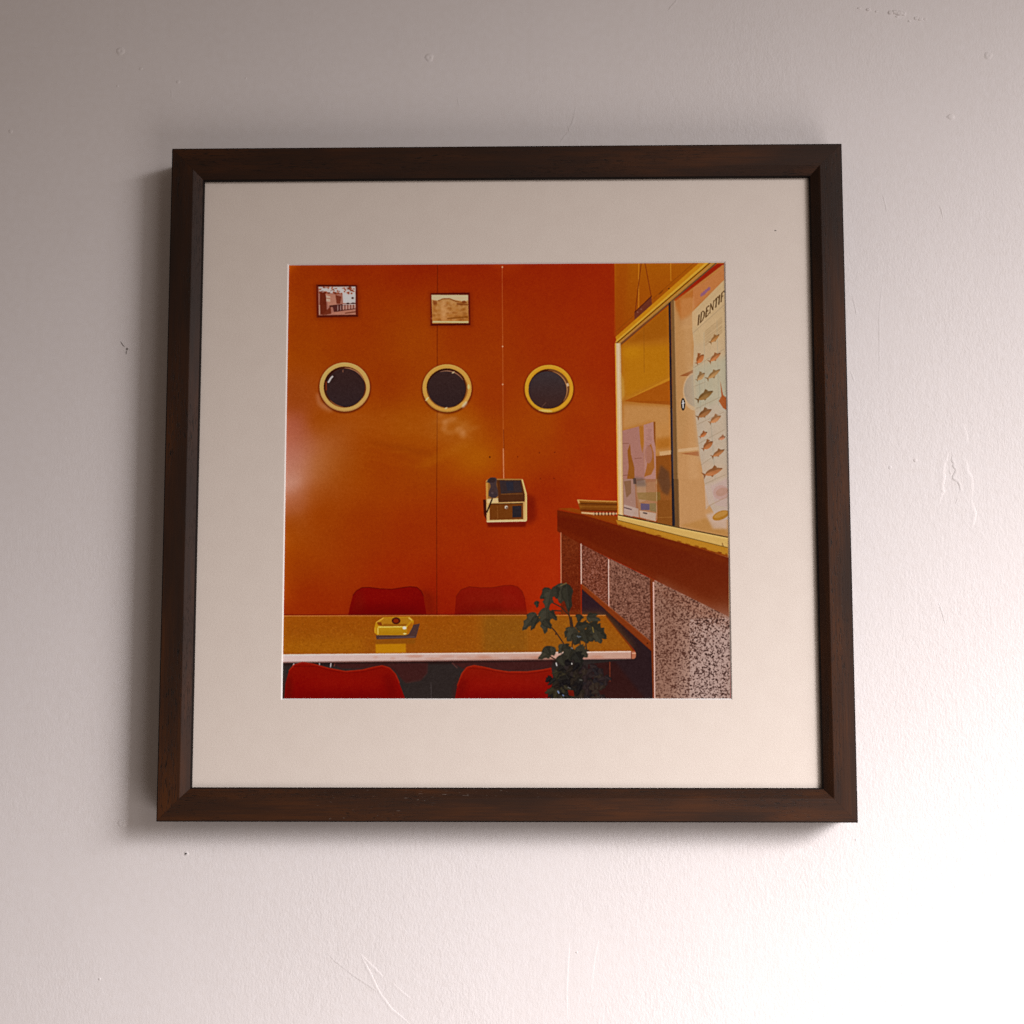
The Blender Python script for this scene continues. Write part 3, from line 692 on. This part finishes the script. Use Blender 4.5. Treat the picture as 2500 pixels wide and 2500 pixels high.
line('D', [(620, 176), (632, 205)], 14, (200, 146, 84)); poly('D', [(640, 200), (950, 206), (950, 262), (640, 258)], (96, 44, 10), .55, soft=3); line('D', [(640, 262), (950, 270)], 14, (104, 46, 10)); line('D', [(650, 284), (750, 292), (950, 292)], 14, (210, 170, 120))
for i in range(14): line('D', [(752 + i * 14, 280), (752 + i * 14, 306)], 7 if i % 3 else 10, (40, 26, 24) if i % 2 else (186, 146, 110), .85)
poly('D', [(447, 262), (560, 285), (660, 302), (960, 392), (1480, 535), (1890, 665), (1890, 1165), (1240, 835), (640, 545), (446, 440)], (98, 26, 5), c2=(110, 42, 14))
poly('D', [(447, 262), (660, 302), (1890, 665), (1890, 720), (660, 340), (450, 300)], (112, 40, 8), .7, soft=5); poly('D', [(446, 400), (446, 440), (640, 545), (1240, 835), (1890, 1165), (1890, 1110), (1240, 790)], (124, 44, 14), .4, soft=6)
# --- speckled panels under it
poly('D', [(474, 452), (645, 548), (645, 1140), (474, 1140)], (112, 44, 18), c2=(98, 30, 12)); poly('D', [(648, 548), (878, 665), (878, 1085), (648, 890)], (116, 60, 42)); poly('D', [(884, 668), (1232, 838), (1232, 1375), (884, 1090)], (122, 78, 62)); poly('D', [(1262, 850), (1895, 1165), (1900, 1850), (1262, 1850)], (150, 112, 96))
poly('D', [(1640, 1300), (1900, 1165), (1900, 1850), (1500, 1850)], (196, 176, 172), .8, soft=40); poly('D', [(1262, 850), (1895, 1165), (1895, 1260), (1262, 960)], (140, 88, 68), .8, soft=14)
nz = blur(rs.randn(N, N), 1.05); nz /= nz.std(); nz2 = blur(rs.randn(N, N), 3.2); nz2 /= nz2.std(); nzs = nz * .95 + nz2 * .25; nzs /= nzs.std()
def speckle(pts, lo, hi, dark, light, ad, al, field=nzs):
    x0, y0, x1, y1, m = cover(cv('D', pts)); n_ = field[y0:y1, x0:x1]
    put(x0, y0, x1, y1, m * np.clip((n_ - hi) / .35, 0, 1) * ad, dark); put(x0, y0, x1, y1, m * np.clip((lo - n_) / .5, 0, 1) * al, light)
fine = blur(rs.randn(N, N), .8); fine /= fine.std()
speckle([(474, 452), (645, 548), (645, 1140), (474, 1140)], -.8, .9, (78, 26, 10), (146, 72, 40), .55, .35, fine)
speckle([(648, 548), (878, 665), (878, 1085), (648, 890)], -.5, .6, (74, 32, 22), (170, 112, 94), .8, .6, fine)
speckle([(884, 668), (1232, 838), (1232, 1375), (884, 1090)], -.3, .5, (66, 34, 26), (168, 120, 100), .7, .55, fine * .6 + nzs * .6)
speckle([(1262, 850), (1895, 1165), (1900, 1850), (1262, 1850)], -.2, .45, (62, 34, 28), (206, 168, 146), .78, .5)
speckle([(1560, 1180), (1895, 1165), (1900, 1850), (1560, 1850)], -.1, .7, (50, 34, 34), (214, 194, 190), .75, .45)
poly('D', [(1262, 850), (1895, 1165), (1900, 1850), (1262, 1850)], (104, 58, 40), .20); poly('D', [(1262, 850), (1500, 970), (1420, 1850), (1262, 1850)], (100, 56, 40), .25, soft=20)
line('D', [(476, 450), (477, 880)], 8, (202, 128, 92), .9); line('D', [(645, 545), (647, 885)], 9, (222, 186, 168)); line('D', [(638, 545), (640, 1130)], 8, (120, 42, 16), .8); line('D', [(878, 676), (878, 1082)], 8, (226, 196, 182)); line('D', [(870, 672), (871, 1070)], 6, (90, 38, 22), .8)
poly('D', [(1226, 832), (1258, 848), (1258, 1850), (1236, 1850), (1230, 1400)], (120, 54, 24)); line('D', [(1256, 868), (1263, 1850)], 9, (222, 182, 168)); line('D', [(1232, 850), (1236, 1850)], 5, (70, 26, 14), .8)
poly('D', [(650, 880), (1232, 1368), (1236, 1450), (1090, 1330), (652, 925)], (124, 52, 20)); line('D', [(650, 884), (1232, 1372)], 6, (150, 76, 40), .8); ell('D', 1203, 1384, 6, 6, (60, 20, 10)); line('D', [(652, 925), (1236, 1450)], 6, (84, 30, 14), .8)
poly('D', [(652, 928), (1236, 1452), (1246, 1850), (600, 1850), (600, 1500), (1090, 1500), (1100, 1450), (850, 1148), (652, 1140)], (44, 28, 30)); poly('D', [(700, 1520), (930, 1540), (1180, 1850), (700, 1850)], (54, 24, 20), .7, soft=4); poly('D', [(652, 930), (850, 1100), (850, 1146), (652, 1140)], (48, 30, 36), .8)
line('D', [(885, 1540), (887, 1705)], 7, (128, 56, 34), .9)

# --- telephone
poly('P', [(1284, 1205), (1306, 1215), (1308, 1268), (1290, 1282), (1284, 1275)], (92, 14, 4), .55, soft=6); poly('P', [(1187, 1274), (1284, 1274), (1282, 1287), (1190, 1287)], (98, 16, 4), .75, soft=2); poly('P', [(1178, 1220), (1187, 1220), (1188, 1272), (1180, 1258)], (72, 18, 8), .9)
poly('P', [(1185, 1175), (1192, 1169), (1273, 1169.5), (1278, 1180), (1284, 1206), (1284, 1273), (1187, 1275)], (186, 138, 74), c2=(206, 166, 106)); line('P', [(1274, 1171), (1284, 1207), (1284, 1272)], 2.6, (222, 186, 116)); line('P', [(1188, 1274), (1283, 1272)], 3, (222, 190, 140)); line('P', [(1192, 1170), (1273, 1170)], 2, (150, 96, 40))
poly('P', [(1210, 1172), (1272, 1172), (1280, 1208), (1280, 1225), (1216, 1227)], (78, 42, 22)); poly('P', [(1219, 1174), (1269, 1174), (1274, 1202), (1222, 1206)], (54, 42, 42)); poly('P', [(1234, 1178), (1252, 1177), (1253, 1198), (1238, 1199)], (44, 42, 50)); line('P', [(1222, 1207), (1276, 1206)], 1.6, (120, 76, 40))
poly('P', [(1194, 1231), (1276, 1229), (1276.5, 1268), (1194.5, 1270)], (108, 56, 18)); line('P', [(1194, 1231), (1276, 1229)], 1.8, (60, 30, 12)); poly('P', [(1250, 1236), (1272, 1235), (1272, 1263), (1250, 1264)], (42, 36, 40)); ell('P', 1235, 1239, 4, 4, (200, 180, 160)); ell('P', 1236, 1240, 2, 2, (60, 40, 30)); line('P', [(1213, 1236), (1214, 1266)], 1, (150, 96, 50), .7)
poly('P', [(1188, 1218), (1214, 1216), (1216, 1227), (1189, 1229)], (214, 176, 124)); poly('P', [(1186, 1176), (1212, 1172), (1216, 1216), (1187, 1219)], (132, 80, 34), .8); poly('P', [(1185, 1180), (1191, 1178), (1190, 1218), (1187, 1222)], (190, 134, 58))
poly('P', [(1188, 1178), (1190, 1171), (1197, 1166), (1208, 1166), (1212, 1170), (1211, 1184), (1215, 1200), (1215, 1211), (1209, 1216), (1199, 1216), (1192, 1211), (1192, 1201), (1197, 1188), (1195, 1180)], (66, 50, 50)); ell('P', 1200, 1173, 9, 6, (50, 36, 36), .8); ell('P', 1201, 1204, 3, 2, (150, 120, 112), .9); ell('P', 1204, 1208, 9, 7, (58, 46, 50), .7)
line('P', [(1201, 1217), (1196, 1230), (1187, 1252)], 3.6, (40, 24, 18)); poly('P', [(1180, 1222), (1185, 1220), (1187, 1258), (1181, 1254)], (60, 20, 12), .9)

# --- chairs behind the table
LC = [(580, 1160), (600, 1060), (622, 980), (652, 938), (700, 912), (760, 910), (850, 922), (950, 926), (1030, 914), (1100, 904), (1160, 910), (1196, 940), (1216, 985), (1232, 1080), (1242, 1160)]
poly('C', [(1180, 930), (1300, 960), (1330, 1150), (1230, 1150)], (92, 18, 2), .4, soft=8); poly('C', LC, (122, 12, 6), c2=(110, 6, 4)); line('C', LC[2:13], 7, (84, 10, 6), .8); poly('C', [(590, 1150), (640, 960), (700, 930), (740, 1150)], (112, 24, 12), .5, soft=8)
RC = [(1476, 1160), (1490, 990), (1530, 932), (1600, 906), (1700, 914), (1790, 914), (1897, 896), (1960, 894), (2010, 908), (2046, 946), (2070, 1010), (2092, 1160)]
poly('C', RC, (132, 24, 10), c2=(116, 16, 7)); line('C', RC[1:11], 6, (104, 20, 8), .7); poly('C', [(1880, 900), (2000, 915), (2070, 1010), (2090, 1150), (1880, 1150)], (138, 22, 10), .6, soft=6)

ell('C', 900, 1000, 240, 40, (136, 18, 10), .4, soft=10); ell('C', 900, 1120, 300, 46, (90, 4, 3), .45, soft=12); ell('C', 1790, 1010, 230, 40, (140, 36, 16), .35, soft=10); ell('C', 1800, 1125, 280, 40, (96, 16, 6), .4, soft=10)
# --- table top, edge and ashtray
TT = [(40, 1150), (2750, 1150), (2985, 1452), (30, 1474)]
poly('C', TT, (152, 78, 12), c2=(150, 82, 16)); poly('C', [(1650, 1150), (2750, 1150), (2985, 1452), (1700, 1465)], (150, 92, 22), .7, soft=12); poly('C', [(1720, 1160), (2080, 1160), (2090, 1455), (1720, 1460)], (122, 82, 22), .55, soft=6)
poly('C', [(2230, 1160), (2640, 1160), (2700, 1450), (2230, 1455)], (138, 90, 26), .5, soft=8); poly('C', [(40, 1350), (700, 1330), (700, 1465), (40, 1470)], (172, 108, 14), .5, soft=12)
for a in (2072, 2090, 2550, 2600): line('C', [(a - 5, 1175), (a, 1440)], 5, (175, 120, 40), .35)
x0, y0, x1, y1, m = cover(cv('C', TT)); wv = blur(np.repeat(rs.randn(N, N // 3), 3, 1), 1.0); wv /= wv.std(); t_ = blur(rs.randn(N, N), 1.0); t_ /= t_.std()
put(x0, y0, x1, y1, m * np.clip((wv[y0:y1, x0:x1] - .3) * .2, 0, .26), (112, 58, 6)); put(x0, y0, x1, y1, m * np.clip((-t_[y0:y1, x0:x1] - .6) * .2, 0, .3), (196, 128, 30))
poly('C', TT, (140, 60, 12), .22)
line('C', [(40, 1149), (1900, 1146), (2750, 1148)], 6, (208, 138, 70), .8); line('C', [(40, 1140), (2540, 1138)], 7, (86, 18, 6), .6); line('C', [(2750, 1150), (2985, 1450)], 9, (112, 50, 16))
poly('C', [(28, 1474), (1900, 1462), (2962, 1452), (2962, 1516), (1900, 1526), (28, 1544)], (206, 182, 178), c2=(192, 148, 128), vert=False); line('C', [(28, 1476), (1900, 1464), (2962, 1454)], 9, (232, 206, 192), .9); line('C', [(28, 1538), (1900, 1522), (2962, 1512)], 9, (150, 106, 96), .8)
for i in range(26): ell('C', rs.uniform(800, 2700), 1500 + rs.uniform(-14, 14), rs.uniform(20, 90), 8, (176, 100, 70), .28, soft=2)
poly('C', [(2966, 1454), (2992, 1450), (3004, 1464), (3002, 1500), (2990, 1514), (2966, 1516)], (176, 104, 74)); line('C', [(2968, 1468), (3002, 1468)], 6, (222, 170, 140)); line('C', [(2965, 1456), (2965, 1516)], 4, (90, 44, 30))
poly('C', [(815, 1312), (1080, 1306), (1130, 1226), (1186, 1214), (1152, 1336), (822, 1348)], (74, 50, 46)); line('C', [(840, 1336), (1140, 1326)], 6, (104, 84, 84), .7); poly('C', [(808, 1350), (1150, 1340), (1140, 1385), (815, 1392)], (132, 74, 16), .8, soft=2); poly('C', [(812, 1388), (1066, 1384), (1068, 1460), (814, 1464)], (190, 128, 14), .8, soft=1)
poly('C', [(804, 1246), (814, 1204), (880, 1162), (1100, 1156), (1136, 1192), (1124, 1242), (1092, 1302), (1066, 1312), (826, 1312), (804, 1292)], (186, 130, 22)); poly('C', [(832, 1216), (884, 1168), (1092, 1162), (1114, 1186), (1064, 1240), (872, 1238)], (170, 112, 24)); poly('C', [(832, 1216), (872, 1238), (860, 1200)], (120, 58, 16), .9); poly('C', [(872, 1238), (1064, 1240), (1080, 1220), (880, 1216)], (140, 80, 16), .8)
poly('C', [(832, 1246), (1078, 1242), (1074, 1306), (832, 1308)], (186, 138, 26), c2=(166, 112, 16)); poly('C', [(1080, 1240), (1122, 1200), (1128, 1230), (1092, 1300), (1076, 1306)], (168, 96, 18)); line('C', [(834, 1244), (1076, 1241)], 8, (238, 196, 90)); line('C', [(832, 1250), (834, 1305)], 7, (236, 190, 90)); ell('C', 1056, 1252, 16, 12, (250, 236, 200)); ell('C', 1058, 1300, 14, 5, (240, 210, 130)); line('C', [(1090, 1166), (1120, 1188)], 7, (232, 186, 90)); line('C', [(818, 1206), (880, 1166)], 7, (216, 160, 60)); line('C', [(806, 1250), (808, 1290)], 6, (216, 160, 40))
ell('C', 985, 1191, 37, 29, (70, 24, 18)); ell('C', 985, 1192, 22, 17, (122, 38, 12)); ell('C', 845, 1216, 22, 14, (122, 52, 14), .8, 30)

# --- below the table and the near chairs
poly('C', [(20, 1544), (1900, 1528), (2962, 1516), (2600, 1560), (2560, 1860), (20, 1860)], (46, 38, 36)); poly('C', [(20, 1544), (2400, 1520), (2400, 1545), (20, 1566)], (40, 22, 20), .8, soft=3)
poly('C', [(460, 1550), (1250, 1545), (1244, 1630), (1190, 1690), (1060, 1712), (960, 1600), (520, 1590)], (62, 30, 28), .9, soft=2); line('C', [(1250, 1550), (1244, 1630), (1190, 1692), (1070, 1714)], 6, (80, 42, 38), .5, soft=1); poly('C', [(1450, 1545), (2300, 1530), (2290, 1625), (1560, 1600)], (64, 30, 28), .9, soft=2); line('C', [(1455, 1545), (1500, 1590)], 8, (110, 60, 54), .6)
line('C', [(1278, 1712), (1280, 1850)], 4, (84, 74, 74), .8); line('C', [(112, 1585), (128, 1548)], 8, (226, 206, 206)); line('C', [(342, 1545), (342, 1562)], 6, (206, 190, 190)); line('C', [(438, 1545), (434, 1580)], 7, (206, 190, 190)); line('C', [(470, 1550), (464, 1575)], 6, (120, 60, 50))
L2 = [(46, 1860), (56, 1720), (84, 1610), (128, 1560), (200, 1538), (300, 1556), (420, 1590), (560, 1616), (700, 1604), (800, 1580), (870, 1568), (930, 1588), (980, 1640), (1012, 1716), (1066, 1860)]
poly('C', L2, (128, 20, 8), c2=(120, 8, 4)); line('C', L2[2:14], 10, (146, 34, 16), .9); line('C', [(128, 1572), (300, 1572), (430, 1606), (560, 1630), (700, 1620), (870, 1584)], 5, (96, 12, 6), .7); poly('C', [(50, 1860), (60, 1700), (95, 1620), (120, 1860)], (92, 16, 8), .7, soft=6)
R2 = [(1476, 1860), (1498, 1740), (1540, 1632), (1580, 1584), (1640, 1568), (1720, 1582), (1830, 1608), (1932, 1622), (2090, 1622), (2220, 1606), (2290, 1592), (2340, 1860)]
poly('C', R2, (132, 26, 10), c2=(126, 10, 6)); line('C', R2[1:11], 10, (152, 38, 16), .9); line('C', [(1600, 1590), (1720, 1600), (1932, 1640), (2090, 1640), (2280, 1612)], 5, (100, 14, 6), .7)

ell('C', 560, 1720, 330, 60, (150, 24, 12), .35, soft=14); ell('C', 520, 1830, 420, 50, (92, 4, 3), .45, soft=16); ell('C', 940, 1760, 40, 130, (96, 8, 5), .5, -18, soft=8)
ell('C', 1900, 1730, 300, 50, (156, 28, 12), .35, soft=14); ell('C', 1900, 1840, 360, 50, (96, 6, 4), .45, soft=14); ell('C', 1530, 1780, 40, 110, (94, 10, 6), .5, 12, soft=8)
# --- the plant
G1, G2, G3 = (44, 41, 33), (54, 50, 40), (34, 32, 28)
def leaf(bx, by, tx, ty, w, c=G1, lobes=2, reg='D'):
    d = np.array([tx - bx, ty - by], float); w = w * 1.22; L = np.hypot(*d); e = d / L; n = np.array([-e[1], e[0]])
    t = np.linspace(0, 1, 30); h = np.sin(np.pi * np.clip(t, 0, 1) ** .75) ** .8 * w / 2
    h1 = h * (1 - .38 * np.abs(np.sin(np.pi * lobes * t + .4)) * (t > .35)); h2 = h * (1 - .38 * np.abs(np.sin(np.pi * lobes * t + 1.3)) * (t > .3))
    a = np.array([bx, by]) + np.outer(t * L, e)
    poly(reg, np.r_[a + n * h1[:, None], (a - n * h2[:, None])[::-1]], c, soft=.7)
    lit = np.asarray(c) + (20, 20, 16)
    poly(reg, np.r_[a[4:26] + n * h1[4:26, None] * .75, (a[4:26] + n * h1[4:26, None] * .12)[::-1]], lit, .45, soft=1)
    line(reg, [(bx, by), (bx + d[0] * .85, by + d[1] * .85)], 3, tuple(v + 30 for v in c), .6)
for s in [[(565, 1320), (550, 1180), (530, 1080), (500, 960)], [(580, 1290), (545, 1150), (480, 1080), (395, 1035)], [(500, 1390), (440, 1300), (398, 1250)], [(585, 1290), (560, 1160)], [(570, 1280), (640, 1180)], [(600, 1250), (690, 1190)], [(560, 1480), (580, 1300)], [(640, 1440), (632, 1340)], [(690, 1450), (684, 1380)], [(430, 1520), (380, 1490)], [(395, 1105), (480, 1112)]]:
    line('D', s, 10, (58, 40, 30))
for s in [(432, 1305, 8, 8), (700, 1445, 14, 8)]: ell('D', *s, (70, 40, 26))
for a in [(480, 876, 470, 1050, 110, G2, 3), (520, 880, 545, 1120, 90, G1, 2), (430, 900, 440, 1010, 70, G1, 2), (390, 925, 300, 1010, 80, G1, 2), (385, 930, 350, 1110, 88, G2, 3), (270, 1025, 275, 1085, 40), (262, 1125, 150, 1275, 84, G2, 3), (280, 1150, 222, 1275, 56), (345, 1080, 340, 1305, 104, G2, 4), (330, 1180, 395, 1260, 70), (375, 1115, 442, 1190, 58),
          (640, 1140, 618, 1200, 62), (690, 1160, 810, 1190, 70, G2, 3), (700, 1150, 790, 1140, 40), (600, 1250, 720, 1220, 80), (700, 1225, 860, 1345, 130, G1, 4), (760, 1290, 815, 1385, 84, G2, 3), (660, 1270, 700, 1385, 120, G1, 3), (590, 1250, 530, 1370, 110, G2, 3), (620, 1300, 590, 1400, 90), (520, 1270, 510, 1340, 24), (740, 1330, 720, 1370, 60),
          (430, 1425, 280, 1515, 84, G2, 3), (340, 1410, 380, 1480, 70), (500, 1390, 455, 1470, 60, G2), (500, 1390, 550, 1470, 70, G1, 3), (600, 1420, 700, 1500, 110, G2, 4), (560, 1420, 520, 1540, 130, G1, 3), (590, 1460, 650, 1560, 110, G3, 3), (470, 1480, 500, 1580, 90, G1)]:
    leaf(*a)
for i in range(130):
    an = rs.uniform(0, 6.28); rr = rs.rand() ** .6; bx, by = 560 + 175 * rr * math.cos(an), 1690 + 165 * rr * math.sin(an); th = rs.uniform(.2, 2.9); L = rs.uniform(50, 110)
    leaf(bx, by, bx + L * math.cos(th), by + L * math.sin(th), rs.uniform(30, 62), [(36, 29, 24), (30, 26, 24), (46, 40, 29), (24, 20, 21)][rs.randint(4)], rs.randint(2, 4))
for i in range(40):
    bx, by = rs.uniform(640, 860), rs.uniform(1560, 1840); th = rs.uniform(0, 3.1)
    leaf(bx, by, bx + 70 * math.cos(th), by + 70 * math.sin(th), 46, [(40, 30, 30), (46, 36, 30), (34, 28, 30)][rs.randint(3)], 2)
for (x, y, l, an, c) in [(432, 1545, 30, 75, (226, 218, 214)), (565, 1548, 14, 90, (226, 218, 206)), (445, 1782, 26, 60, (130, 150, 196)), (485, 1815, 18, 40, (110, 130, 170)), (740, 1245, 50, 78, (128, 104, 48)), (470, 900, 60, -25, (110, 92, 56)), (610, 1320, 24, 40, (96, 104, 112)), (530, 1750, 30, 30, (96, 92, 88)), (628, 1690, 26, 10, (92, 88, 80)), (560, 1420, 16, 30, (120, 120, 116)), (625, 1325, 20, 10, (90, 96, 104))]:
    line('D', [(x, y), (x + l * math.cos(R(an)), y + l * math.sin(R(an)))], 9, c, .85)
poly('D', [(530, 1775), (580, 1780), (585, 1830), (540, 1820)], (120, 24, 12), .8)
# --- grain, dark rim, then from seen values to the paper's own reflectance
for i in range(60):
    x0, y0 = rs.uniform(60, 1500), rs.uniform(1330, 1650); L = rs.uniform(80, 260); sl = -.18 + (x0 / 1500) * .5
    line('A', [(x0, y0), (x0 + L, y0 + L * sl)], rs.uniform(6, 20), (190, 118, 60), .035, soft=3)
IMG = np.stack([blur(IMG[..., i], .8) for i in range(3)], -1)
IMG += .55 * (IMG - np.stack([blur(IMG[..., i], 3.0) for i in range(3)], -1))       # the lab's edge sharpening
IMG = IMG - 7 * np.exp(-(IMG / 46.0) ** 2)                                               # deep paper blacks
IMG += rs.randn(N, N)[..., None] * 2.2 + blur(rs.randn(N, N), 1.2)[..., None] * 7
IMG = np.clip(IMG, 2, 252)
lin = srgb(IMG)
u, v = xx / N, yy / N
ILL = ((1 - u) * (1 - v) * .505 + u * (1 - v) * .705 + (1 - u) * v * .765 + u * v * 1.13)
ALB = np.clip(lin / (ILL[..., None] * np.array([1.0, .945, .925])), 0, .86)
buf = np.ones((N, N, 4), np.float32); buf[..., :3] = ALB[::-1]
#PRINT_END
pic = bpy.data.images.new('cafe_print', N, N, float_buffer=True)
pic.colorspace_settings.name = 'Linear Rec.709'
pic.pixels.foreach_set(buf.ravel())
pic.update(); pic.pack()
k = NT('photographic_paper')
tx = k.n('ShaderNodeTexImage'); tx.image = pic; tx.interpolation = 'Cubic'; tx.extension = 'EXTEND'
uvn = k.n('ShaderNodeUVMap'); uvn.uv_map = 'UVMap'
k.l(uvn.outputs['UV'], tx.inputs['Vector']); k.l(tx.outputs['Color'], k.b.inputs['Base Color'])
k.b.inputs['Roughness'].default_value = .45
k.b.inputs['Specular IOR Level'].default_value = .04
e = .004                                            # the sheet runs on under the mat
pv = rect(PW / 2 + e, PH / 2 + e, MY + TH, PX, PZ)
pm = mesh(pv, [(0, 1, 2, 3)])
uvl = pm.uv_layers.new(name='UVMap')
eu, ev = e / PW, e / PH
for lp, uv in zip(pm.polygons[0].loop_indices, [(-eu, -ev), (1 + eu, -ev), (1 + eu, 1 + ev), (-eu, 1 + ev)]): uvl.data[lp].uv = uv
pr = link('photo_print', pm, k.m, frame)
pr['label'] = 'colour print of an orange cafe wall with three portholes, a wall telephone and red chairs'
